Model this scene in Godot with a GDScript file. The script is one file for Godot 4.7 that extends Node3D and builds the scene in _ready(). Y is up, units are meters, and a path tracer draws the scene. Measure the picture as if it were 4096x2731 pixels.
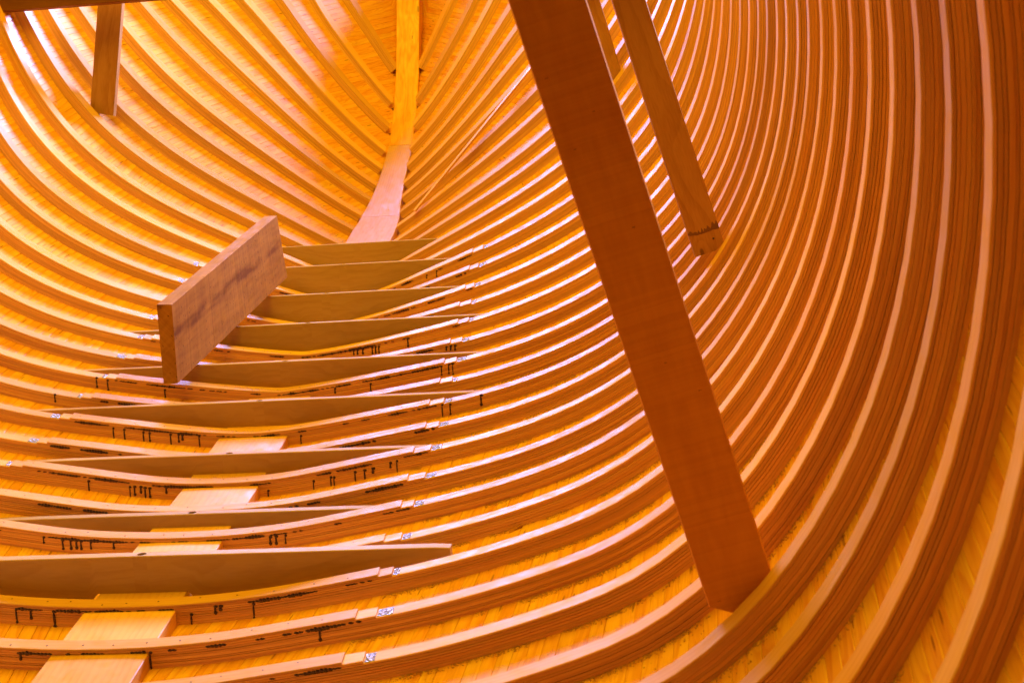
extends Node3D
# Inside of a strip-planked wooden boat hull under construction, seen from amidships towards the stem.
# Hull coordinates: x to starboard, y up, z forward, all in frame spacings; frame number n stands at z = n.
const S := 0.25            # one frame spacing in metres
const EYE_X := 7.30990     # the camera's distance to starboard of the centreline
const EYE_Z := 12.64054    # the camera's distance aft of frame 0
const LIFT := 2.6          # metres from the ground to the camera
const COEF := [[23.9463, 22.6781, 21.6456, 20.7762, 19.5651, 18.5655, 17.9221, 16.6779, 14.7063, 11.9732, 8.2794], [25.1536, 21.8602, 20.6061, 20.5037, 18.6669, 17.2771, 17.2114, 15.7794, 13.3178, 9.0372, 2.488], [26.1254, 21.3502, 19.9993, 19.1729, 18.1731, 17.0635, 15.5435, 13.4094, 10.8734, 4.9508, -2.3427], [24.5868, 22.3378, 21.0953, 19.8462, 18.7946, 17.2452, 15.0555, 12.3138, 8.6951, 4.2105, -3.869], [16.3591, 17.9003, 17.6247, 17.5939, 17.3303, 16.7603, 14.5177, 11.6943, 7.8984, 2.2746, -3.9874], [7.3114, 9.0308, 11.3875, 12.4908, 13.0171, 12.9653, 13.0251, 11.3272, 7.8447, 1.929, -2.8651], [-1.6264, 1.3023, 4.4256, 6.9006, 9.1701, 10.7189, 11.7617, 11.2773, 8.6128, 4.2303, 0.0224], [-10.3888, -6.2526, -2.167, 1.689, 5.1991, 8.0129, 9.8384, 10.2675, 9.0831, 6.7681, 4.0779], [-19.0887, -13.785, -8.5438, -3.4501, 1.1953, 5.0191, 7.6806, 9.1274, 9.541, 9.2338, 8.53]]
const FRAME_SHIFT := [-0.070,0.038,0.060,-0.010,-0.018,0.009,-0.020,-0.014,-0.004,0.032,-0.033,0.029,-0.030,0.009,-0.024,-0.034,-0.021,0.024,0.027,-0.038,0.045,0.001,-0.010,-0.059,-0.020,-0.079,0.055,0.049,0.120,0.046,0.002,-0.119,-0.094,-0.081,0.129]
const DRIPS := [[2,-1.77,-5.59,0.24],[2,-1.54,-5.61,0.16],[2,-1.18,-5.69,0.22],[2,0.94,-5.79,0.21],[2,1.90,-5.65,0.21],[2,1.32,-5.66,0.10],[2,1.40,-5.65,0.06],[1,-1.16,-5.88,0.09],[1,0.73,-5.92,0.33],[1,3.17,-5.66,0.13],[4,-2.39,-5.17,0.08],[4,-2.06,-5.23,0.14],[4,-1.92,-5.24,0.13],[4,-1.82,-5.25,0.11],[4,-1.74,-5.26,0.12],[4,-1.57,-5.28,0.10],[4,-1.17,-5.29,0.09],[4,1.54,-5.29,0.10],[4,1.64,-5.28,0.11],[4,1.80,-5.27,0.12],[6,-2.54,-4.73,0.25],[6,-1.75,-4.87,0.24],[6,-1.66,-4.87,0.14],[6,-1.54,-4.88,0.09],[6,-1.46,-4.90,0.24],[6,-1.37,-4.91,0.15],[6,-1.05,-4.91,0.08],[6,1.76,-4.89,0.20],[6,2.09,-4.83,0.22],[6,2.15,-4.83,0.20],[6,2.55,-4.75,0.22],[6,2.73,-4.72,0.22],[6,2.89,-4.69,0.06],[6,3.22,-4.60,0.07],[6,3.34,-4.57,0.23],[6,0.89,-5.04,0.14],[8,-2.93,-4.14,0.21],[8,-2.70,-4.18,0.24],[8,-2.30,-4.25,0.22],[8,-2.17,-4.27,0.15],[8,-1.73,-4.32,0.25],[8,-1.56,-4.33,0.13],[8,-1.48,-4.34,0.08],[8,-1.13,-4.38,0.23],[8,4.08,-3.94,0.19],[8,3.92,-3.93,0.26],[8,0.99,-4.46,0.15],[8,4.71,-3.77,0.19],[10,-4.16,-3.37,0.19],[10,-3.91,-3.44,0.21],[10,-2.61,-3.71,0.17],[10,2.05,-3.78,0.16],[10,3.64,-3.46,0.18],[10,3.80,-3.43,0.18],[10,3.89,-3.42,0.22],[10,1.25,-3.85,0.08],[12,2.55,-3.07,0.18],[12,1.23,-3.30,0.08],[12,1.32,-3.29,0.08],[12,1.45,-3.28,0.09],[12,1.68,-3.26,0.12],[12,1.76,-3.25,0.12],[12,1.84,-3.24,0.13],[11,3.62,-3.17,0.07],[11,3.72,-3.16,0.07],[11,3.82,-3.16,0.08],[16,2.43,-1.83,0.10],[16,2.71,-1.75,0.15],[9,-4.63,-3.53,0.15]]

const Z_AFT := -22.0
const Z_FORE := 33.0
const SIDING := 0.195      # frame thickness fore and aft
const STRIP := 0.205       # plank width

var rng := RandomNumberGenerator.new()
var mats := {}
var hull: Node3D
var curve_cache := {}
var gz := PackedFloat32Array()   # strip run: girth shift as a function of z
var used := {}

func _ready() -> void:
	rng.seed = 20
	# ---- camera, surroundings, light
	var cam := Camera3D.new()
	cam.name = "camera"
	cam.fov = 35.539
	cam.near = 0.05
	cam.far = 60.0
	var right := Vector3(0.99467405, -0.05916919, -0.08439511)
	var up := Vector3(0.04744148, 0.98974142, -0.13476358)
	var back := Vector3(0.09150319, 0.13004201, 0.98727719)
	cam.transform = Transform3D(Basis(right, up, back).orthonormalized(), Vector3(EYE_X * S, LIFT, 0))
	var lens := CameraAttributesPhysical.new()
	lens.frustum_focal_length = 37.445
	lens.frustum_focus_distance = 6.2
	lens.exposure_aperture = 5.6
	cam.attributes = lens
	add_child(cam)
	cam.current = true
	var env := Environment.new()
	env.background_mode = Environment.BG_COLOR
	env.background_color = Color(0.16, 0.10, 0.06)
	env.tonemap_mode = Environment.TONE_MAPPER_LINEAR
	env.tonemap_exposure = 1.31
	env.sdfgi_enabled = true
	env.ssao_enabled = true
	env.ssil_enabled = true
	var we := WorldEnvironment.new()
	we.name = "surroundings"
	we.environment = env
	add_child(we)
	# cool daylight from two windows high beyond the bow, one on either side; warm shed lamps above the open hull
	area("window_daylight_starboard", Vector3(27, 33, 52), Vector3(-3, -2, 12), Vector2(4.6, 3.2), 1150.0, Color(0.60, 0.64, 1.0))
	area("window_daylight_port", Vector3(-12, 28, 49), Vector3(3, -2, 10), Vector2(6.0, 3.5), 270.0, Color(0.63, 0.655, 1.0))
	area("shed_lamps", Vector3(0, 34, 6), Vector3(0, -3, 5), Vector2(6.0, 8.0), 106.0, Color(1.0, 0.81, 0.12))
	# ---- materials, hull, loose timber
	make_run()
	make_materials()
	hull = Node3D.new()
	hull.name = "boat_hull"
	hull.set_meta("label", "unfinished wooden boat hull seen from inside, curved frames over orange strip planking")
	hull.set_meta("category", "boat hull")
	add_child(hull)
	build_planks()
	build_frames()
	build_keel()
	build_floors()
	build_stem()
	build_loose()
	build_dust()

func area(called: String, at: Vector3, look: Vector3, size: Vector2, energy: float, c: Color) -> void:
	var l := AreaLight3D.new()
	l.name = called
	l.area_size = size
	l.area_normalize_energy = true
	l.light_energy = energy
	l.light_color = c
	l.shadow_enabled = true
	l.area_range = 40.0
	add_child(l)
	l.look_at_from_position(W(at.x, at.y, at.z), W(look.x, look.y, look.z), Vector3(0.01, 0.5, -1).normalized())

# ---------------------------------------------------------------- hull shape
func W(x: float, y: float, z: float) -> Vector3:
	return Vector3(x * S, y * S + LIFT, -(z + EYE_Z) * S)

func basis3(t: float) -> Array:
	return [pow(1.0 - t, 3) / 6.0, (3.0 * t * t * t - 6.0 * t * t + 4.0) / 6.0, (-3.0 * t * t * t + 3.0 * t * t + 3.0 * t + 1.0) / 6.0, t * t * t / 6.0]

const NA := 61
const A_MAX := 1.2
# The frame's inner curve at z: NA points from the keel outwards, then the outward normal of each.
func curve(z: float) -> Array:
	var key := roundi(z * 1000.0)
	if curve_cache.has(key):
		return curve_cache[key]
	var zc := clampf(z, -6.0, 31.0)
	var zt := (zc + 6.0) / 37.0 * 8.0
	var kz: int = mini(int(zt), 7)
	var bz := basis3(zt - kz)
	var col := PackedFloat32Array()
	for i in 9:
		var v := 0.0
		for j in 4:
			v += COEF[i][kz + j] * bz[j]
		col.append(v)
	var drop := 0.24 * (z - zc) if z < -6.0 else 2.6 * (z - zc)   # past the ends the section is carried on along keel and stem
	var pts := PackedVector2Array()
	var flat := keel_top(z)
	for i in NA:
		var th := A_MAX * i / (NA - 1)
		var t := clampf((th + 0.1) / (deg_to_rad(80.0) + 0.1), 0.0, 1.0) * 6.0
		var k: int = mini(int(t), 5)
		var bt := basis3(t - k)
		var r := 0.0
		for j in 4:
			r += col[k + j] * bt[j]
		var x := r * sin(th)
		var y := 14.0 - r * cos(th) + drop
		if z < 19.0:   # the bent frames run flat over the keel timber
			var f := flat + 0.025 * x * x
			var d := y - f
			y = f + 0.5 * (d + sqrt(d * d + 0.004))
		pts.append(Vector2(x, y))
	var nrm := PackedVector2Array()
	for i in NA:
		var t2 := (pts[mini(i + 1, NA - 1)] - pts[maxi(i - 1, 0)]).normalized()
		if i == 0 and z < 19.0:
			t2 = Vector2(1, 0)
		nrm.append(Vector2(t2.y, -t2.x))
	var out := [pts, nrm]
	curve_cache[key] = out
	return out

const KEEL_Z := [-24.0, 0.0, 1.0, 2.0, 4.0, 6.0, 8.0, 10.0, 12.0, 14.0, 16.0, 19.0, 31.0]
const KEEL_Y := [-11.9, -6.14, -5.91, -5.69, -5.31, -4.92, -4.42, -3.96, -3.42, -3.0, -2.62, -1.86, 4.0]
func keel_top(z: float) -> float:
	return lookup(KEEL_Z, KEEL_Y, z)

func lookup(xs: Array, ys: Array, x: float) -> float:
	if x <= xs[0]:
		return ys[0]
	for i in range(1, xs.size()):
		if x <= xs[i]:
			return lerpf(ys[i - 1], ys[i], (x - xs[i - 1]) / (xs[i] - xs[i - 1]))
	return ys[-1]

func molded(i_a: float) -> float:   # frame depth, a little more up the sides
	return 0.255 + 0.045 * smoothstep(0.15, 0.6, i_a * A_MAX / (NA - 1))

# point on the section at z, at fractional index ia, dep outwards from the inner curve
func at(z: float, ia: float, dep: float) -> Vector2:
	var c := curve(z)
	var p: PackedVector2Array = c[0]
	var n: PackedVector2Array = c[1]
	var i: int = clampi(int(ia), 0, NA - 2)
	var t := ia - i
	return p[i].lerp(p[i + 1], t) + n[i].lerp(n[i + 1], t).normalized() * dep

func at_plank(z: float, ia: float, dep := 0.0) -> Vector2:
	return at(z, ia, molded(ia) + dep)

# fractional index where the section reaches half-breadth x (dep outwards)
func index_at_x(z: float, x: float, dep := 0.0) -> float:
	var last := 0.0
	for i in NA:
		var v := at(z, i, dep).x
		if v >= x and i > 0:
			return i - 1 + clampf((x - last) / maxf(v - last, 1e-5), 0.0, 1.0)
		last = v
	return NA - 1.0

func sheer(z: float) -> float:
	return lookup([-24.0, -6.0, 0.0, 9.0, 15.0, 18.0, 21.0, 24.0, 27.0, 30.0, 33.0], [2.2, 2.2, 2.9, 4.4, 5.5, 6.9, 7.7, 8.4, 9.8, 11.4, 12.4], z)

func index_at_sheer(z: float) -> float:
	var s := sheer(z)
	for i in range(1, NA):
		var v := at(z, i, 0.27).y
		if v >= s:
			var u := at(z, i - 1, 0.27).y
			return i - 1 + clampf((s - u) / (v - u), 0.0, 1.0)
	return NA - 1.0

func plank_y(x: float, z: float) -> float:
	var ia := index_at_x(z, absf(x), 0.265)
	return at_plank(z, ia).y

# ---------------------------------------------------------------- mesh helpers
# Sweeps a closed section along rings; every side of the section is its own smooth strip.
func sweep(rings: Array, caps := true, u0 := 0.0, v0 := 0.0, us := 1.0, vs := 1.0, skip := -1) -> ArrayMesh:
	var n: int = rings[0].size()
	var m: int = rings.size()
	var P := PackedVector3Array()
	var N := PackedVector3Array()
	var T := PackedVector2Array()
	var I := PackedInt32Array()
	var len := PackedFloat32Array()
	var mid := PackedVector3Array()
	for k in m:
		var c := Vector3.ZERO
		for q in rings[k]:
			c += q
		mid.append(c / n)
	len.append(0.0)
	for k in range(1, m):
		len.append(len[k - 1] + mid[k].distance_to(mid[k - 1]))
	var v := v0
	for e in n:
		var f := (e + 1) % n
		var width := 0.0
		for k in m:
			width = maxf(width, rings[k][e].distance_to(rings[k][f]))
		if e == skip:
			v += width * vs
			continue
		var base := P.size()
		for k in m:
			var a: Vector3 = rings[k][e]
			var b: Vector3 = rings[k][f]
			var k0 := maxi(k - 1, 0)
			var k1 := mini(k + 1, m - 1)
			var tan: Vector3 = (rings[k1][e] + rings[k1][f]) - (rings[k0][e] + rings[k0][f])
			var across := b - a
			if across.length() < 1e-7:
				across = rings[k0][f] - rings[k0][e]
			if across.length() < 1e-7:
				across = rings[k1][f] - rings[k1][e]
			var nn := tan.cross(across).normalized()
			if nn.dot((a + b) * 0.5 - mid[k]) < 0.0:
				nn = -nn
			P.append(a); P.append(b)
			N.append(nn); N.append(nn)
			T.append(Vector2(u0 + len[k] * us, v)); T.append(Vector2(u0 + len[k] * us, v + width * vs))
		v += width * vs
		for k in m - 1:
			quad(I, P, N, base + 2 * k, base + 2 * k + 1, base + 2 * k + 3, base + 2 * k + 2)
	if caps:
		for k in [0, m - 1]:
			var base := P.size()
			var other := 1 if k == 0 else m - 2
			var nn := Vector3.ZERO
			for e in n:
				nn += (rings[k][e] - mid[k]).cross(rings[k][(e + 1) % n] - mid[k])
			nn = nn.normalized()
			if nn.dot(mid[k] - mid[other]) < 0.0:
				nn = -nn
			var ax: Vector3 = (rings[k][1] - rings[k][0]).normalized()
			var ay := nn.cross(ax)
			for e in n:
				P.append(rings[k][e]); N.append(nn)
				var d: Vector3 = rings[k][e] - mid[k]
				T.append(Vector2(u0 + d.dot(ay) * us, v0 + d.dot(ax) * vs))
			for e in range(1, n - 1):
				tri(I, P, N, base, base + e, base + e + 1)
	return to_mesh(P, N, T, I)

func tri(I: PackedInt32Array, P: PackedVector3Array, N: PackedVector3Array, a: int, b: int, c: int) -> void:
	var g := (P[c] - P[a]).cross(P[b] - P[a])
	if g.dot(N[a] + N[b] + N[c]) < 0.0:
		I.append(a); I.append(c); I.append(b)
	else:
		I.append(a); I.append(b); I.append(c)

func quad(I: PackedInt32Array, P: PackedVector3Array, N: PackedVector3Array, a: int, b: int, c: int, d: int) -> void:
	tri(I, P, N, a, b, c)
	tri(I, P, N, a, c, d)

func to_mesh(P: PackedVector3Array, N: PackedVector3Array, T: PackedVector2Array, I: PackedInt32Array) -> ArrayMesh:
	var arr := []
	arr.resize(Mesh.ARRAY_MAX)
	arr[Mesh.ARRAY_VERTEX] = P
	arr[Mesh.ARRAY_NORMAL] = N
	arr[Mesh.ARRAY_TEX_UV] = T
	arr[Mesh.ARRAY_INDEX] = I
	var am := ArrayMesh.new()
	am.add_surface_from_arrays(Mesh.PRIMITIVE_TRIANGLES, arr)
	return am

func part(called: String, mesh: Mesh, mat: Material, parent: Node) -> MeshInstance3D:
	var o := MeshInstance3D.new()
	o.name = numbered(called, parent)
	o.mesh = mesh
	o.material_override = mat
	o.cast_shadow = GeometryInstance3D.SHADOW_CASTING_SETTING_ON
	parent.add_child(o, true)
	return o

func node(called: String, parent: Node) -> Node3D:
	var o := Node3D.new()
	o.name = numbered(called, parent)
	parent.add_child(o, true)
	return o

func numbered(called: String, parent: Node) -> String:
	var key := str(parent.get_instance_id()) + called
	var k: int = used.get(key, 0)
	used[key] = k + 1
	return called if k == 0 else "%s_%03d" % [called, k]

# A straight timber: section corners given at both ends, edges eased by c metres.
func timber(p0: Array, p1: Array, c: float, us: float, vs: float, steps := 8, wob := 0.0, uv := Vector2(-1, 0)) -> ArrayMesh:
	var rings := []
	for k in steps + 1:
		var t := float(k) / steps
		var q := []
		for e in 4:
			q.append((p0[e] as Vector3).lerp(p1[e], t))
		var r := []
		for e in 4:
			var prev: Vector3 = q[(e + 3) % 4]
			var next: Vector3 = q[(e + 1) % 4]
			var here: Vector3 = q[e]
			var w := Vector3(rng.randf_range(-1, 1), rng.randf_range(-1, 1), rng.randf_range(-1, 1)) * wob
			r.append(here + (prev - here).normalized() * c + w)
			r.append(here + (next - here).normalized() * c + w)
		rings.append(r)
	if uv.x < 0.0:
		uv = Vector2(rng.randf(), rng.randf())
	return sweep(rings, true, uv.x, uv.y, us, vs)

# ---------------------------------------------------------------- materials
func wood_image(seed_: int, w: int, h: int, light: Color, dark: Color, rings: float, fine: float, wander: float, knots: int) -> Image:
	var a := FastNoiseLite.new(); a.seed = seed_; a.frequency = 1.0; a.noise_type = FastNoiseLite.TYPE_SIMPLEX_SMOOTH; a.fractal_type = FastNoiseLite.FRACTAL_NONE
	var b := FastNoiseLite.new(); b.seed = seed_ + 7; b.frequency = 1.0; b.noise_type = FastNoiseLite.TYPE_SIMPLEX_SMOOTH; b.fractal_octaves = 2
	var r := RandomNumberGenerator.new(); r.seed = seed_
	var ks := []
	for k in knots:
		ks.append([r.randf(), r.randf_range(0.05, 0.95), r.randf_range(0.012, 0.03)])
	var im := Image.create_empty(w, h, false, Image.FORMAT_RGB8)
	var aspect := float(h) / w
	for x in w:
		var u := TAU * x / w
		var cx := cos(u)
		var cz := sin(u)
		for y in h:
			var v := float(y) / h
			var warp := a.get_noise_3d(cx * 0.45, v * 2.2, cz * 0.45) * wander
			var t := v * rings + warp * 3.0
			var kd := 9.0
			for k in ks:
				var dx := absf(float(x) / w - k[0])
				dx = minf(dx, 1.0 - dx) / aspect * 0.35
				var dy := v - float(k[1])
				kd = minf(kd, sqrt(dx * dx + dy * dy) / float(k[2]))
			t += 2.2 * exp(-kd * kd * 0.12)
			var f := t - floorf(t)
			var late := smoothstep(0.35, 0.92, f) * (1.0 - smoothstep(0.94, 1.0, f))
			var streak := b.get_noise_3d(cx * 3.0, v * fine, cz * 3.0)
			var blot := a.get_noise_3d(cx * 0.7 + 20.0, v * 5.0, cz * 0.7)
			var m := clampf(late * 0.42 + streak * 0.34 + 0.16 + blot * 0.30, 0.0, 1.0)
			var c := light.lerp(dark, m)
			if kd < 1.0:
				c = c.lerp(dark.darkened(0.55), 0.85 * (1.0 - smoothstep(0.6, 1.0, kd)))
			im.set_pixel(x, y, c.linear_to_srgb())
	return im

# rough-sawn timber: saw marks across the grain, a dark streak along it, specks
func sawn_image(seed_: int, w: int, h: int, light: Color, dark: Color, streak: float, specks: int) -> Image:
	var a := FastNoiseLite.new(); a.seed = seed_; a.frequency = 1.0; a.noise_type = FastNoiseLite.TYPE_SIMPLEX_SMOOTH; a.fractal_octaves = 3
	var r := RandomNumberGenerator.new(); r.seed = seed_
	var im := Image.create_empty(w, h, false, Image.FORMAT_RGB8)
	var marks := PackedFloat32Array()
	for x in w:
		marks.append(r.randf_range(-0.5, 0.5))
	for x in w:
		var cx := cos(TAU * x / w)
		var cz := sin(TAU * x / w)
		for y in h:
			var v := float(y) / h
			var skew := x + roundi(6.0 * v)
			var m := 0.26 + 0.34 * (marks[(skew / 3) % w] * 0.6 + marks[(skew / 7) % w] * 0.7)
			m += 0.30 * a.get_noise_3d(cx * 1.5, v * 14.0, cz * 1.5) + 0.25 * a.get_noise_3d(cx * 0.7 + 9.0, v * 3.0, cz * 0.7)
			var mid := 0.42 + 0.025 * a.get_noise_3d(cx * 1.2, 30.0, cz * 1.2)
			m += streak * smoothstep(0.10, 0.03, absf(v - mid)) * clampf(0.55 + 1.6 * a.get_noise_3d(cx * 1.1, 50.0 + v * 4.0, cz * 1.1), 0.0, 1.0)
			im.set_pixel(x, y, light.lerp(dark, clampf(m, 0.0, 1.0)).linear_to_srgb())
	for k in specks:
		var x0 := r.randi() % w
		var y0 := r.randi_range(4, h - 8)
		var c := dark.darkened(r.randf_range(0.3, 0.75)).linear_to_srgb()
		for d in r.randi_range(3, 9):
			im.set_pixel((x0 + r.randi_range(0, 2)) % w, y0 + r.randi_range(0, 4), c)
			im.set_pixel((x0 + 1) % w, y0 + d % 4, c)
	return im

func rough_image(seed_: int, lo: float, hi: float) -> ImageTexture:
	var a := FastNoiseLite.new(); a.seed = seed_; a.frequency = 1.0; a.fractal_octaves = 4
	var im := Image.create_empty(512, 128, false, Image.FORMAT_RGB8)
	for x in 512:
		var u := TAU * x / 512.0
		for y in 128:
			var n := a.get_noise_3d(cos(u) * 3.0, y / 128.0 * 9.0, sin(u) * 3.0)
			var g := clampf(lerpf(lo, hi, 0.5 + n), 0.05, 1.0)
			im.set_pixel(x, y, Color(g, g, g))
	return ImageTexture.create_from_image(im)

func wood(key: String, tex: Texture2D, rough_tex: Texture2D, tints: Array, normal: Texture2D = null, depth := 0.5, shine := 0.5) -> void:
	var list := []
	for t in tints:
		var m := StandardMaterial3D.new()
		m.albedo_texture = tex
		m.albedo_color = t
		m.roughness = 1.0
		m.roughness_texture = rough_tex
		m.metallic_specular = shine
		if normal:
			m.normal_enabled = true
			m.normal_texture = normal
			m.normal_scale = depth
		list.append(m)
	mats[key] = list

func bumps(im: Image, k: float) -> ImageTexture:
	var g: Image = im.duplicate()
	g.convert(Image.FORMAT_RGBA8)
	g.bump_map_to_normal_map(k)
	return ImageTexture.create_from_image(g)

func plain(c: Color, rough: float, metal := 0.0) -> StandardMaterial3D:
	var m := StandardMaterial3D.new()
	m.albedo_color = c.linear_to_srgb()
	m.roughness = rough
	m.metallic = metal
	return m

func make_materials() -> void:
	var pi_ := wood_image(3, 1024, 256, Color(0.82, 0.44, 0.036), Color(0.66, 0.255, 0.010), 4.0, 26.0, 0.6, 6)
	var fi := wood_image(11, 1024, 256, Color(0.82, 0.46, 0.080), Color(0.72, 0.345, 0.042), 16.0, 60.0, 0.2, 0)
	var ti := wood_image(23, 1024, 256, Color(0.50, 0.235, 0.040), Color(0.38, 0.155, 0.020), 5.0, 40.0, 0.25, 1)
	var si := sawn_image(31, 1024, 256, Color(0.43, 0.195, 0.020), Color(0.20, 0.072, 0.008), 0.65, 260)
	var bi := sawn_image(37, 1024, 256, Color(0.74, 0.32, 0.030), Color(0.58, 0.215, 0.016), 0.12, 14)
	var li := wood_image(41, 1024, 256, Color(0.52, 0.32, 0.066), Color(0.44, 0.25, 0.045), 4.0, 30.0, 0.4, 1)
	var rough := rough_image(5, 0.34, 0.58)
	var dull := rough_image(6, 0.55, 0.80)
	wood("plank", ImageTexture.create_from_image(pi_), rough, [Color(1, 1, 1), Color(0.98, 0.96, 0.93), Color(1.0, 0.965, 0.9), Color(0.985, 1.0, 1.0), Color(0.965, 0.90, 0.82), Color(1, 0.98, 1), Color(0.99, 0.94, 0.9), Color(1, 0.99, 0.95)], bumps(pi_, 2.0), 0.25)
	wood("frame", ImageTexture.create_from_image(fi), rough, [Color(1, 1, 1), Color(0.94, 0.92, 0.9), Color(0.98, 0.95, 0.92), Color(0.9, 0.87, 0.84)], bumps(fi, 2.0), 0.3)
	wood("timber", ImageTexture.create_from_image(ti), dull, [Color(1, 1, 1), Color(0.95, 0.97, 1.0), Color(1.0, 1.0, 1.0), Color(0.70, 0.64, 0.55)], bumps(ti, 2.0), 0.35, 0.25)
	wood("sawn", ImageTexture.create_from_image(si), dull, [Color(1, 1, 1)], bumps(si, 3.0), 0.5, 0.2)
	wood("brown", ImageTexture.create_from_image(bi), dull, [Color(1, 1, 1)], bumps(bi, 3.0), 0.4, 0.25)
	wood("floor", ImageTexture.create_from_image(li), rough, [Color(1, 1, 1), Color(0.95, 0.94, 0.9), Color(1.0, 0.97, 0.92)], bumps(li, 2.0), 0.25)
	var resin := plain(Color(0.42, 0.42, 0.48), 0.18, 0.6)
	var nt := NoiseTexture2D.new()
	nt.width = 256; nt.height = 256; nt.seamless = true; nt.as_normal_map = true; nt.bump_strength = 14.0
	nt.noise = FastNoiseLite.new(); nt.noise.seed = 8; nt.noise.frequency = 0.03; nt.noise.fractal_octaves = 4
	resin.normal_enabled = true
	resin.normal_texture = nt
	resin.normal_scale = 1.0
	resin.uv1_scale = Vector3(6, 6, 1)
	mats["resin"] = resin
	mats["nail"] = plain(Color(0.10, 0.035, 0.012), 0.6)
	mats["glue"] = plain(Color(0.035, 0.010, 0.004), 0.25)

func pick(key: String) -> Material:
	var l: Array = mats[key]
	return l[rng.randi() % l.size()]

# ---------------------------------------------------------------- planking
# The strips keep their width and run parallel; run(z) is how far a seam has moved up the girth at z.
const RUN_Z := [-24.0, -6.0, 2.0, 12.0, 20.0, 24.0, 28.0, 31.0]
const RUN_K := [0.16, 0.16, 0.18, -0.10, -0.42, -0.68, -1.03, -1.12]
const DZ := 0.5
func make_run() -> void:
	var g := 0.0
	var n := roundi((Z_FORE - Z_AFT) / DZ)
	for k in n + 1:
		gz.append(g)
		g += lookup(RUN_Z, RUN_K, Z_AFT + (k + 0.5) * DZ) * DZ

func build_planks() -> void:
	var n := gz.size()
	var girth := []      # girth at each index, per station
	var top := []
	var lo_u := 1e9
	var hi_u := -1e9
	for k in n:
		var z := Z_AFT + k * DZ
		var g := PackedFloat32Array()
		var acc := 0.0
		var last := at_plank(z, 0)
		for i in NA:
			var p := at_plank(z, i)
			acc += p.distance_to(last)
			last = p
			g.append(acc)
		girth.append(g)
		var si := index_at_sheer(z)
		var tg := lerpf(g[int(si)], g[mini(int(si) + 1, NA - 1)], si - int(si))
		top.append(tg)
		lo_u = minf(lo_u, -gz[k])
		hi_u = maxf(hi_u, tg - gz[k])
	var first := floori(lo_u / STRIP)
	var final := ceili(hi_u / STRIP)
	for side in [1.0, -1.0]:
		for s in range(first, final):
			var gap := rng.randf_range(0.001, 0.006)
			var proud := rng.randf_range(-0.0025, 0.0025)
			var rings := []
			for k in n:
				var z := Z_AFT + k * DZ
				var a := maxf(s * STRIP + gz[k], 0.0)
				var b := minf((s + 1) * STRIP + gz[k] - gap, top[k])
				if b <= a + 0.004:
					strip(rings)
					rings = []
					continue
				var c := minf(0.006, (b - a) * 0.3)
				var ia := invert(girth[k], a)
				var ib := invert(girth[k], b)
				var ia2 := invert(girth[k], a + c)
				var ib2 := invert(girth[k], b - c)
				var r := []
				for q in [[ia2, proud], [ib2, proud], [ib, proud + 0.005], [ib, 0.12], [ia, 0.12], [ia, proud + 0.005]]:
					var p := at_plank(z, q[0], q[1])
					r.append(W(side * p.x, p.y, z))
				rings.append(r)
			strip(rings)

func strip(rings: Array) -> void:
	if rings.size() > 1:
		part("plank", sweep(rings, true, rng.randf(), rng.randf_range(0.0, 0.7), 0.55, 5.0), pick("plank"), hull)

func invert(g: PackedFloat32Array, v: float) -> float:
	var i: int = clampi(g.bsearch(v), 1, NA - 1)
	return i - 1 + clampf((v - g[i - 1]) / maxf(g[i] - g[i - 1], 1e-6), 0.0, 1.0)

# ---------------------------------------------------------------- frames
const FIRST_FRAME := -9
const LAST_FRAME := 29
const SPLIT_FRAME := 19       # from here on the two halves butt against the stem
const LAYERS := 7

func frame_z(i: int) -> float:
	return i + (FRAME_SHIFT[i + 5] if i >= -5 else 0.0)

func stem_half(z: float) -> float:
	return lookup([19.0, 21.0, 22.0, 23.0, 24.2, 25.2, 31.0], [0.72, 0.72, 0.66, 0.56, 0.48, 0.455, 0.455], z)

var nail_mesh: CylinderMesh
func build_frames() -> void:
	nail_mesh = CylinderMesh.new()
	nail_mesh.top_radius = 0.0034
	nail_mesh.bottom_radius = 0.0036
	nail_mesh.height = 0.0012
	nail_mesh.radial_segments = 10
	nail_mesh.rings = 0
	for i in range(FIRST_FRAME, LAST_FRAME + 1):
		var z := frame_z(i)
		if i < SPLIT_FRAME:
			var f := node("frame", hull)
			frame_layers(f, z, 0)
			if i >= -1 and i <= 16:
				doublers(f, z, i)
		else:
			for side in [1, -1]:
				frame_layers(node("frame", hull), z, side)

# fractional indices along the frame; negative means port
func frame_path(z: float, side: int) -> PackedFloat32Array:
	var end := index_at_sheer(z) + 0.6
	var out := PackedFloat32Array()
	if side == 0:
		var n := ceili(end)
		for k in range(-n, n + 1):
			out.append(end * k / n)
	else:
		var start := index_at_x(z + SIDING, stem_half(z) - 0.02, 0.0)
		var n := maxi(ceili(end - start), 8)
		for k in n + 1:
			out.append(side * lerpf(start, end, float(k) / n))
	return out

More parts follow.
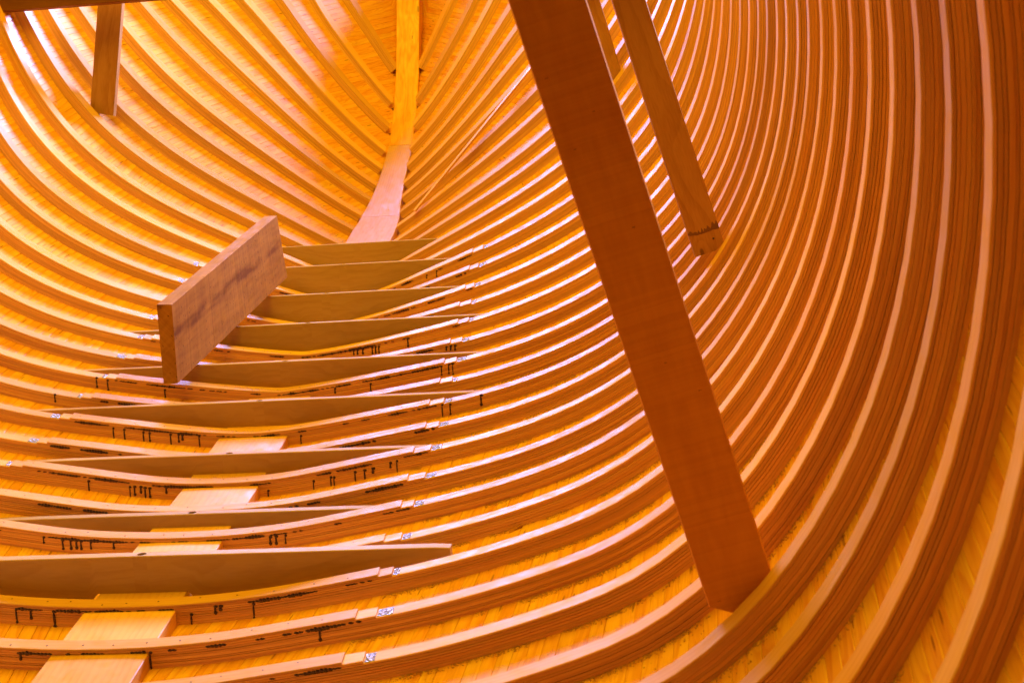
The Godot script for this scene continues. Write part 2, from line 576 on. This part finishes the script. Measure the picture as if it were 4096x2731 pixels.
func frame_layers(f: Node3D, z: float, side: int) -> void:
	var path := frame_path(z, side)
	var cuts := [0.0]
	for k in range(1, LAYERS):
		cuts.append((k + rng.randf_range(-0.16, 0.16)) / LAYERS)
	cuts.append(1.02)
	var uu := rng.randf()
	for l in LAYERS:
		var slip := rng.randf_range(-0.004, 0.004) if l > 0 else 0.0
		var slip2 := rng.randf_range(-0.004, 0.004) if l > 0 else 0.0
		var gap := rng.randf_range(0.0015, 0.0075)
		var ease := 0.010 if l == 0 else 0.0015
		var rings := []
		for q in path:
			var ia := absf(q)
			var sg := -1.0 if q < 0.0 else 1.0
			var m := molded(ia)
			var d0: float = cuts[l] * m
			var d1: float = cuts[l + 1] * m - (gap if l < LAYERS - 1 else 0.0)
			var za := z + slip
			var zf := z + SIDING + slip2
			var a0 := at(za, ia, d0); var a0e := at(za, ia, d0 + ease); var a1 := at(za, ia, d1)
			var f0 := at(zf, ia, d0); var f0e := at(zf, ia, d0 + ease); var f1 := at(zf, ia, d1)
			rings.append([W(sg * a0e.x, a0e.y, za), W(sg * a0.x, a0.y, za + ease), W(sg * f0.x, f0.y, zf - ease), W(sg * f0e.x, f0e.y, zf), W(sg * f1.x, f1.y, zf), W(sg * a1.x, a1.y, za)])
		part("lamination", sweep(rings, true, uu + rng.randf_range(-0.2, 0.2), rng.randf(), 0.6, 4.0), pick("frame"), f)

# inner curve followed from x0 to x1, as a slab between d0 and d1 above it
func slab(z: float, x0: float, x1: float, d0: float, d1: float, inset: float, wob: float, steps: int) -> Array:
	var rings := []
	for k in steps + 1:
		var x := lerpf(x0, x1, float(k) / steps)
		var r := []
		for zz in [z + inset, z + SIDING - inset]:
			var ia := index_at_x(zz, absf(x))
			r.append([at(zz, ia, -d0), at(zz, ia, -d1), zz, at(zz, ia, -d1 + 0.008)])
		var sg := -1.0 if x < 0.0 else 1.0
		var j := rng.randf_range(-wob, wob)
		rings.append([W(sg * r[0][0].x, r[0][0].y, r[0][2] + j), W(sg * r[0][3].x, r[0][3].y, r[0][2] + j), W(sg * r[0][1].x, r[0][1].y, r[0][2] + 0.008 + j), W(sg * r[1][1].x, r[1][1].y, r[1][2] - 0.008), W(sg * r[1][3].x, r[1][3].y, r[1][2]), W(sg * r[1][0].x, r[1][0].y, r[1][2])])
	return rings

func doublers(f: Node3D, z: float, i: int) -> void:
	var e1 := rng.randf_range(3.95, 4.04)
	var e2 := rng.randf_range(3.92, 4.06)
	var back := rng.randf_range(0.2, 0.32)
	var back2 := rng.randf_range(0.2, 0.32)
	part("doubler", sweep(slab(z, -e2, e1, 0.001, 0.034, -0.004, 0.003, 70), true, rng.randf(), rng.randf(), 0.6, 4.0), pick("frame"), f)
	part("doubler", sweep(slab(z, -e2 + back, e1 - back2, 0.036, 0.068, -0.008, 0.003, 64), true, rng.randf(), rng.randf(), 0.6, 4.0), pick("frame"), f)
	for s in [1.0, -1.0]:
		var e := e1 if s > 0.0 else e2
		part("resin_patch", sweep(slab(z, s * (e + 0.012), s * (e + rng.randf_range(0.08, 0.24)), 0.0, 0.006, 0.012, 0.004, 4)), mats["resin"], f)
	if i <= 12:
		var x := -e2 + 0.4
		while x < e1 - 0.4:
			var zz := z + SIDING * rng.randf_range(0.25, 0.75)
			var p := at(zz, index_at_x(zz, absf(x)), -0.0685)
			var nail := part("nail", nail_mesh, mats["nail"], f)
			nail.position = W(x, p.y, zz)
			x += rng.randf_range(0.35, 0.75)
	var run := glue_run(z, i)
	if run:
		var g := part("glue_run", run, mats["glue"], f)
		g.set_meta("kind", "stuff")

# hardened squeeze-out along the joint below the doubler, with drips down the aft face
func glue_run(z: float, i: int) -> ArrayMesh:
	var P := PackedVector3Array(); var N := PackedVector3Array(); var T := PackedVector2Array(); var I := PackedInt32Array()
	var strong := i % 2 == 0
	var n := FastNoiseLite.new(); n.seed = 100 + i; n.frequency = 1.0; n.fractal_octaves = 3
	var x := -3.7
	while x < 3.9:
		var v := n.get_noise_2d(x * 1.1, i * 3.0) + 0.35 * n.get_noise_2d(x * 9.0, 50.0)
		if v > (-0.10 if strong else 0.12):
			var ia := index_at_x(z, absf(x))
			var p := at(z, ia, 0.002)
			blob(P, N, T, I, x, p.y - 0.004, z - 0.004, 0.045, 0.014 + 0.05 * clampf(v, 0.0, 0.5), 0.008, signf(x) * -atan2(at(z, ia, 0.0).y - at(z, maxf(ia - 0.3, 0.0), 0.0).y, 0.3) * 0.0)
		x += 0.055
	for d in DRIPS:
		if d[0] == i:
			var w := rng.randf_range(0.014, 0.022)
			var top := at(z, index_at_x(z, absf(d[1])), 0.0).y
			var y0: float = minf(d[2] + 0.03, top - 0.005)
			var len: float = y0 - (d[2] - d[3])
			blob(P, N, T, I, d[1], y0 - len * 0.5, z - 0.004, w, len * 0.5, 0.009, 0.0)
			blob(P, N, T, I, d[1], y0 - len + 0.01, z - 0.005, w * 1.5, w * 1.7, 0.012, 0.0)
			blob(P, N, T, I, d[1] + 0.01, y0 - 0.012, z - 0.004, w * 1.9, 0.028, 0.009, 0.0)
	return to_mesh(P, N, T, I) if P.size() > 0 else null

func blob(P: PackedVector3Array, N: PackedVector3Array, T: PackedVector2Array, I: PackedInt32Array, x: float, y: float, z: float, rx: float, ry: float, rz: float, _t: float) -> void:
	var base := P.size()
	P.append(W(x, y, z - rz)); N.append(Vector3(0, 0, 1)); T.append(Vector2.ZERO)
	var k := 10
	for ring in 2:
		for j in k:
			var a := TAU * j / k
			var rr := 0.72 if ring == 0 else 1.0
			P.append(W(x + cos(a) * rx * rr, y + sin(a) * ry * rr, z - (rz * 0.7 if ring == 0 else -0.008)))
			N.append(Vector3(cos(a) * (0.5 if ring == 0 else 1.0), sin(a) * (0.5 if ring == 0 else 1.0), 0.8 if ring == 0 else 0.2).normalized())
			T.append(Vector2.ZERO)
	for j in k:
		var j2 := (j + 1) % k
		tri(I, P, N, base, base + 1 + j, base + 1 + j2)
		quad(I, P, N, base + 1 + j, base + 1 + j2, base + 1 + k + j2, base + 1 + k + j)

# ---------------------------------------------------------------- keel, floors, stem
func build_keel() -> void:
	for i in range(FIRST_FRAME, 20):
		var z0 := frame_z(i) + SIDING + 0.004
		var z1 := frame_z(i + 1) - 0.004
		var w := 0.71 + rng.randf_range(-0.015, 0.015)
		var y0 := keel_top(z0) - 0.004
		var y1 := keel_top(z1) - 0.004
		var b0 := plank_y(0.0, z0) - 0.05
		var b1 := plank_y(0.0, z1) - 0.05
		b0 = minf(b0, y0 - 0.42)
		b1 = minf(b1, y1 - 0.42)
		var p0 := [W(-w, b0, z0), W(-w, y0, z0), W(w, y0, z0), W(w, b0, z0)]
		var p1 := [W(-w, b1, z1), W(-w, y1, z1), W(w, y1, z1), W(w, b1, z1)]
		part("keel_block", timber(p0, p1, 0.003, 0.9, 2.2, 2), pick("frame"), hull)

const FLOOR_TOP := {2: -5.02, 4: -4.98, 6: -4.42, 8: -3.78, 10: -3.25, 12: -2.63, 14: -2.08, 16: -1.45, 18: -0.94}
func build_floors() -> void:
	for i in FLOOR_TOP:
		var z0: float = frame_z(i) + 0.5
		var z1 := z0 + 0.2
		var y: float = FLOOR_TOP[i]
		var tip := 0.2 if i == 2 else 0.07
		var xe := 4.8
		if i != 2:
			xe = index_half(y - tip, z0)
		var f := node("floor_timber", hull)
		var rings := []
		var xs := []
		for k in 41:
			xs.append(lerpf(-xe, xe, k / 40.0))
		var e := 0.012
		for x in xs:
			var y2: float = y
			if i == 2:   # rounded-off ends
				y2 = y - 0.015 * pow(smoothstep(0.95, 1.0, absf(x) / xe), 2.0)
			var b0 := minf(floor_bottom(x, z0), y2 - 0.06)
			var b1 := minf(floor_bottom(x, z1), y2 - 0.05)
			rings.append([W(x, b0, z0), W(x, y2 - e, z0), W(x, y2, z0 + e), W(x, y2, z1 - e), W(x, y2 - e, z1), W(x, b1, z1)])
		# a bolt hole through the middle: two halves of the beam and a drilled patch between them
		var hole := 0.11
		var left := []
		var right := []
		for k in rings.size():
			if xs[k] < -hole - 0.01: left.append(rings[k])
			if xs[k] > hole + 0.01: right.append(rings[k])
		var ringL := []
		var ringR := []
		for j in 6:
			var c: Vector3 = rings[20][j]
			ringL.append(c - Vector3(hole * S, 0, 0))
			ringR.append(c + Vector3(hole * S, 0, 0))
		left.append(ringL)
		right.push_front(ringR)
		var uu := rng.randf()
		var vv := rng.randf()
		var mat := pick("floor")
		var mesh := sweep(left, true, uu, vv, 0.6, 2.5)
		var all := SurfaceTool.new()
		all.append_from(mesh, 0, Transform3D.IDENTITY)
		all.append_from(sweep(right, true, uu + 0.3, vv, 0.6, 2.5), 0, Transform3D.IDENTITY)
		all.append_from(sweep([ringL, ringR], false, uu, vv, 0.6, 2.5, 2), 0, Transform3D.IDENTITY)
		all.append_from(drilled(ringL, ringR, 0.07 * S, 0.05, uu, vv), 0, Transform3D.IDENTITY)
		part("beam", all.commit(), mat, f)

func index_half(y: float, z: float) -> float:
	for k in 140:
		var x := k * 0.05
		if plank_y(x, z) > y:
			return x - 0.05
	return 5.0

func floor_bottom(x: float, z: float) -> float:
	var p := plank_y(x, z) - 0.02
	if absf(x) < 0.72:
		p = maxf(p, keel_top(z))
	return p

# the square of beam top between two rings, with a round hole in it
func drilled(a: Array, b: Array, r: float, depth: float, uu: float, vv: float) -> ArrayMesh:
	var P := PackedVector3Array(); var N := PackedVector3Array(); var T := PackedVector2Array(); var I := PackedInt32Array()
	var q := [a[2], a[3], b[3], b[2]]
	var c: Vector3 = (q[0] + q[1] + q[2] + q[3]) * 0.25
	var hx := absf(q[2].x - q[0].x) * 0.5
	var hz := absf(q[1].z - q[0].z) * 0.5
	var n := 24
	for k in n + 1:
		var t := TAU * k / n
		var dx := cos(t)
		var dz := sin(t)
		var sc := minf(hx / maxf(absf(dx), 1e-6), hz / maxf(absf(dz), 1e-6))
		P.append(c + Vector3(dx * sc, 0, dz * sc)); N.append(Vector3.UP); T.append(Vector2(uu + dx * sc * 0.6, vv + dz * sc * 2.5))
		P.append(c + Vector3(dx * r, 0, dz * r)); N.append(Vector3.UP); T.append(Vector2(uu + dx * r * 0.6, vv + dz * r * 2.5))
		P.append(c + Vector3(dx * r, 0, dz * r)); N.append(Vector3(-dx, 0, -dz)); T.append(Vector2(uu + k * 0.01, vv))
		P.append(c + Vector3(dx * r, -depth, dz * r)); N.append(Vector3(-dx, 0, -dz)); T.append(Vector2(uu + k * 0.01, vv + 0.1))
	for k in n:
		quad(I, P, N, 4 * k, 4 * k + 4, 4 * k + 5, 4 * k + 1)
		quad(I, P, N, 4 * k + 2, 4 * k + 6, 4 * k + 7, 4 * k + 3)
	var m := P.size()
	P.append(c - Vector3(0, depth, 0)); N.append(Vector3.UP); T.append(Vector2(uu, vv))
	for k in n + 1:
		P.append(P[4 * k + 3]); N.append(Vector3.UP); T.append(Vector2(uu, vv))
	for k in n:
		tri(I, P, N, m, m + 1 + k, m + 2 + k)
	return to_mesh(P, N, T, I)

const STEM_Z := [19.3, 20.35, 21.3, 22.09, 23.2, 24.21, 25.1, 25.84, 26.56, 27.4, 28.08, 28.7, 29.18, 29.8, 30.33, 31.2]
const STEM_Y := [-1.16, -0.84, -0.52, -0.22, 0.34, 0.87, 1.37, 1.81, 2.29, 3.04, 3.76, 4.62, 5.34, 6.75, 8.11, 12.0]
func build_stem() -> void:
	stem_piece("stem_knee", 0, 3)
	stem_piece("stem_knee", 3, 8)
	stem_piece("stem_post", 8, STEM_Z.size() - 1)

func stem_piece(called: String, k0: int, k1: int) -> void:
	var rings := []
	var n := (k1 - k0) * 4
	for k in n + 1:
		var t := k0 + float(k) / 4.0
		var p := stem_point(t)
		var tan := (stem_point(minf(t + 0.2, STEM_Z.size() - 1.0)) - stem_point(maxf(t - 0.2, 0.0))).normalized()
		if k == 0: p += tan * 0.006
		if k == n: p -= tan * 0.006
		var out := Vector2(tan.y, -tan.x)      # (z, y): forward and down
		var b := p + out * 1.1
		var w := stem_half(p.x)
		var e := 0.02
		var pe := p + out * e
		rings.append([W(-w, pe.y, pe.x), W(-w + e, p.y, p.x), W(w - e, p.y, p.x), W(w, pe.y, pe.x), W(w, b.y, b.x), W(-w, b.y, b.x)])
	part(called, sweep(rings, true, rng.randf(), rng.randf(), 0.45, 2.2), mats["plank"][2] if called == "stem_post" else mats["frame"][3], hull)

func stem_point(t: float) -> Vector2:
	var i: int = clampi(int(t), 0, STEM_Z.size() - 2)
	var z0: float = STEM_Z[maxi(i - 1, 0)]; var y0: float = STEM_Y[maxi(i - 1, 0)]
	var z3: float = STEM_Z[mini(i + 2, STEM_Z.size() - 1)]; var y3: float = STEM_Y[mini(i + 2, STEM_Z.size() - 1)]
	return Vector2(STEM_Z[i], STEM_Y[i]).cubic_interpolate(Vector2(STEM_Z[i + 1], STEM_Y[i + 1]), Vector2(z0, y0), Vector2(z3, y3), t - i)

# ---------------------------------------------------------------- loose timber
func tag(o: Node, label: String, category: String, group := "") -> void:
	o.set_meta("label", label)
	o.set_meta("category", category)
	if group:
		o.set_meta("group", group)

# a plank standing in a frame bay: bottom corners left and right, leaning by lean (dx per dy), width w
func prop(foot: Array, top: float, lean: float, w: float, z0: float, z1: float, label: String, mat: Material) -> MeshInstance3D:
	# foot: outline of the lower end from left to right, in the plane of the frames
	var pts := []
	for q in foot:
		pts.append(q)
	var l: Vector2 = pts[0]
	var r: Vector2 = pts[-1]
	var tl := Vector2(l.x + (top - l.y) * lean, top)
	var tr := Vector2(r.x + (top - r.y) * lean, top)
	var P := PackedVector3Array(); var N := PackedVector3Array(); var T := PackedVector2Array(); var I := PackedInt32Array()
	var outline := PackedVector2Array([tl])
	for q in pts:
		outline.append(q)
	outline.append(tr)
	var along := (tl - l).normalized()
	var cross := Vector2(along.y, -along.x)
	var u0 := rng.randf()
	var v0 := rng.randf()
	var e := 0.012
	var centre := (tl + tr + l + r) * 0.25
	var n := outline.size()
	var inner := PackedVector2Array()
	for q in outline:
		inner.append(q + Vector2((centre - q).dot(cross), 0).sign().x * cross * e)
	for face in [0, 1]:
		var z := z0 if face == 0 else z1
		var nn := Vector3(0, 0, 1) if face == 0 else Vector3(0, 0, -1)
		var base := P.size()
		for q in inner:
			P.append(W(q.x, q.y, z)); N.append(nn); T.append(Vector2(u0 + q.dot(along) * S * 0.7, v0 + q.dot(cross) * S * 2.4))
		var idx := Geometry2D.triangulate_polygon(inner)
		for k in range(0, idx.size(), 3):
			tri(I, P, N, base + idx[k], base + idx[k + 1], base + idx[k + 2])
	for k in n:
		var k2 := (k + 1) % n
		var d := (outline[k2] - outline[k]).normalized()
		var nn2 := Vector2(d.y, -d.x)
		if nn2.dot((outline[k] + outline[k2]) * 0.5 - centre) < 0.0:
			nn2 = -nn2
		var nn := Vector3(nn2.x, nn2.y, 0)
		var base := P.size()
		var v := 0.0
		for row in [[inner, z0], [outline, z0 + e], [outline, z1 - e], [inner, z1]]:
			for j in [k, k2]:
				var q: Vector2 = row[0][j]
				P.append(W(q.x, q.y, row[1])); N.append(nn); T.append(Vector2(u0 + q.dot(along) * S * 0.7, v0 + 0.4 + v))
			v += 0.02 if v == 0.0 else 0.09
		for s in 3:
			quad(I, P, N, base + 2 * s, base + 2 * s + 1, base + 2 * s + 3, base + 2 * s + 2)
	var o := part("shoring_plank", to_mesh(P, N, T, I), mat, self)
	tag(o, label, "plank", "planks propped against the frames")
	return o

# the ragged dark stain across the foot of the narrower plank and the nail hole below it
func foot_marks(o: Node3D, z: float) -> void:
	var P := PackedVector3Array(); var N := PackedVector3Array(); var T := PackedVector2Array(); var I := PackedInt32Array()
	var a := Vector2(8.853, -0.83)
	var b := Vector2(9.432, -0.735)
	var up := Vector2(-0.27, 0.963)
	var n := 26
	for k in n + 1:
		var t := float(k) / n
		var low := a.lerp(b, t) - up * (0.02 * sin(t * 5.0) + rng.randf_range(-0.006, 0.006))
		var h := 0.03 + 0.11 * rng.randf() * (0.5 + 0.8 * t)
		for q in [low, low + up * h]:
			P.append(W(q.x, q.y, z - 0.003)); N.append(Vector3(0, 0, 1)); T.append(Vector2.ZERO)
	for k in n:
		quad(I, P, N, 2 * k, 2 * k + 1, 2 * k + 3, 2 * k + 2)
	part("stain", to_mesh(P, N, T, I), plain(Color(0.20, 0.075, 0.012), 0.8), o)
	var D := PackedVector3Array(); var M := PackedVector3Array(); var U := PackedVector2Array(); var J := PackedInt32Array()
	blob(D, M, U, J, 9.31, -0.90, z - 0.001, 0.022, 0.022, 0.006, 0.0)  # nail hole's dark inside painted as a raised dot, nothing is bored
	part("nail_hole_dot", to_mesh(D, M, U, J), plain(Color(0.03, 0.022, 0.018), 0.5), o)

func build_loose() -> void:
	var tm: Array = mats["timber"]
	prop([Vector2(8.22, -4.37), Vector2(8.56, -4.47), Vector2(8.90, -4.06)], 4.2, -0.277, 0.74, -1.72, -1.57,
		"broad brown plank leaning across the picture, nearest of the propped planks", mats["brown"][0])
	var marked := prop([Vector2(8.965, -1.23), Vector2(9.36, -1.12), Vector2(9.50, -0.98)], 6.0, -0.281, 0.57, 7.42, 7.57,
		"narrower propped plank with a nail hole and dark stain at its foot", tm[2])
	foot_marks(marked, 7.42)
	prop([Vector2(-8.17, 3.68), Vector2(-7.98, 3.42), Vector2(-7.46, 3.31)], 8.2, 0.195, 0.72, 19.40, 19.56,
		"short propped plank hanging below the cross beam on the left side", tm[1])
	prop([Vector2(7.46, 3.15), Vector2(7.76, 3.25), Vector2(8.00, 3.60)], 8.2, -0.255, 0.6, 19.25, 19.42,
		"propped plank mostly hidden behind the broad leaning plank", tm[2])
	beam(Vector2(6.475, 6.47), 18.55, 18.85, 10.9, "dark cross beam in the upper left corner", 0.75)
	beam(Vector2(4.75, 4.75), 6.9, 7.2, 10.2, "cross beam above the narrower propped plank", 0.75)
	beam(Vector2(3.1, 3.1), -2.3, -2.0, 10.2, "cross beam above the broad leaning plank", 0.75)
	# thick board standing on edge on the floor timbers
	var p0 := [W(-2.37, -3.46, 9.4), W(-2.34, -1.74, 9.4), W(-2.01, -1.755, 9.4), W(-2.05, -3.475, 9.4)]
	var p1 := [W(-1.62, -1.66, 15.5), W(-1.77, 0.0, 15.5), W(-1.43, 0.0, 15.5), W(-1.29, -1.67, 15.5)]
	var b := part("loose_board", timber(p0, p1, 0.002, 0.5, 2.0, 14, 0.0008, Vector2(0.1, 0.05)), mats["sawn"][0], self)
	tag(b, "thick rough-sawn board standing on edge across the floor timbers", "board")
	# thin batten lying against the starboard frames
	var a := [Vector3(1.366, -0.143, 20.984), Vector3(5.733, 4.848, 23.102)]
	var d := (a[1] - a[0]) as Vector3
	var face := Vector3(-0.50, 0.66, -0.55)
	face = (face - d.normalized() * face.dot(d.normalized())).normalized()
	var side := d.normalized().cross(face) * 0.055
	var deep := face * 0.07
	var q0 := []
	var q1 := []
	for s in [[-1, -1], [-1, 1], [1, 1], [1, -1]]:
		var o: Vector3 = side * s[0] + deep * (0.5 + 0.5 * s[1])
		var s0: Vector3 = a[0] + o
		var s1: Vector3 = a[1] + o
		q0.append(W(s0.x, s0.y, s0.z)); q1.append(W(s1.x, s1.y, s1.z))
	var bt := part("batten", timber(q0, q1, 0.001, 0.6, 4.0, 6), mats["frame"][0], self)
	tag(bt, "thin pale batten leaning slantwise over the frames right of the stem", "batten")

# fine sawdust gathered against the lower, aft side of the starboard frames and strewn over the bays
func build_dust() -> void:
	var grain := BoxMesh.new()
	grain.size = Vector3(0.0032, 0.0016, 0.0022)
	var mm := MultiMesh.new()
	mm.transform_format = MultiMesh.TRANSFORM_3D
	mm.mesh = grain
	var spots := []
	var n := FastNoiseLite.new(); n.seed = 77; n.frequency = 1.0
	while spots.size() < 16000:
		var i := rng.randi_range(-5, 9)
		var near := rng.randf() < 0.72
		var off := pow(rng.randf(), 2.0) * 0.09 if near else rng.randf_range(0.0, 0.78)
		var z := frame_z(i) - 0.004 - off
		var x := rng.randf_range(3.6, 9.6)
		if n.get_noise_2d(x * 0.9, i * 2.7 + off) < (-0.15 if near else 0.22):
			continue
		var ia := index_at_x(z, x, 0.27)
		var p := at_plank(z, ia, -0.005)
		if p.y > -1.0:
			continue
		spots.append(Transform3D(Basis.from_euler(Vector3(rng.randf() * TAU, rng.randf() * TAU, rng.randf() * TAU)).scaled(Vector3.ONE * rng.randf_range(0.5, 1.5)), W(p.x, p.y, z)))
	mm.instance_count = spots.size()
	for k in spots.size():
		mm.set_instance_transform(k, spots[k])
	var o := MultiMeshInstance3D.new()
	o.name = "sawdust"
	o.multimesh = mm
	o.material_override = plain(Color(0.55, 0.30, 0.07), 0.9)
	o.set_meta("kind", "stuff")
	tag(o, "fine sawdust lying in the bays between the right-hand frames", "sawdust")
	add_child(o)
	# one split chip of wood in a bay
	var c0 := at_plank(2.9, index_at_x(2.9, 5.66, 0.27), -0.02)
	var c1 := at_plank(2.96, index_at_x(2.96, 5.86, 0.27), -0.025)
	var q0 := []
	var q1 := []
	for s in [[-1, 0], [-1, 1], [1, 1], [1, 0]]:
		q0.append(W(c0.x, c0.y + 0.018 * s[1], 2.9 + 0.012 * s[0]))
		q1.append(W(c1.x, c1.y + 0.012 * s[1], 2.96 + 0.02 * s[0]))
	var chip := part("wood_chip", timber(q0, q1, 0.0005, 1.0, 4.0, 4), mats["timber"][0], self)
	tag(chip, "small dark splinter of wood lying on the planks between two frames", "wood chip")

func beam(y: Vector2, z0: float, z1: float, half: float, label: String, h: float) -> void:
	var p0 := [W(-half, y.x, z0), W(-half, y.x + h, z0), W(-half, y.x + h, z1), W(-half, y.x, z1)]
	var p1 := [W(half, y.y, z0), W(half, y.y + h, z0), W(half, y.y + h, z1), W(half, y.y, z1)]
	var o := part("cross_beam", timber(p0, p1, 0.003, 0.6, 2.0, 10), mats["timber"][3], self)
	tag(o, label, "beam", "beams across the hull")
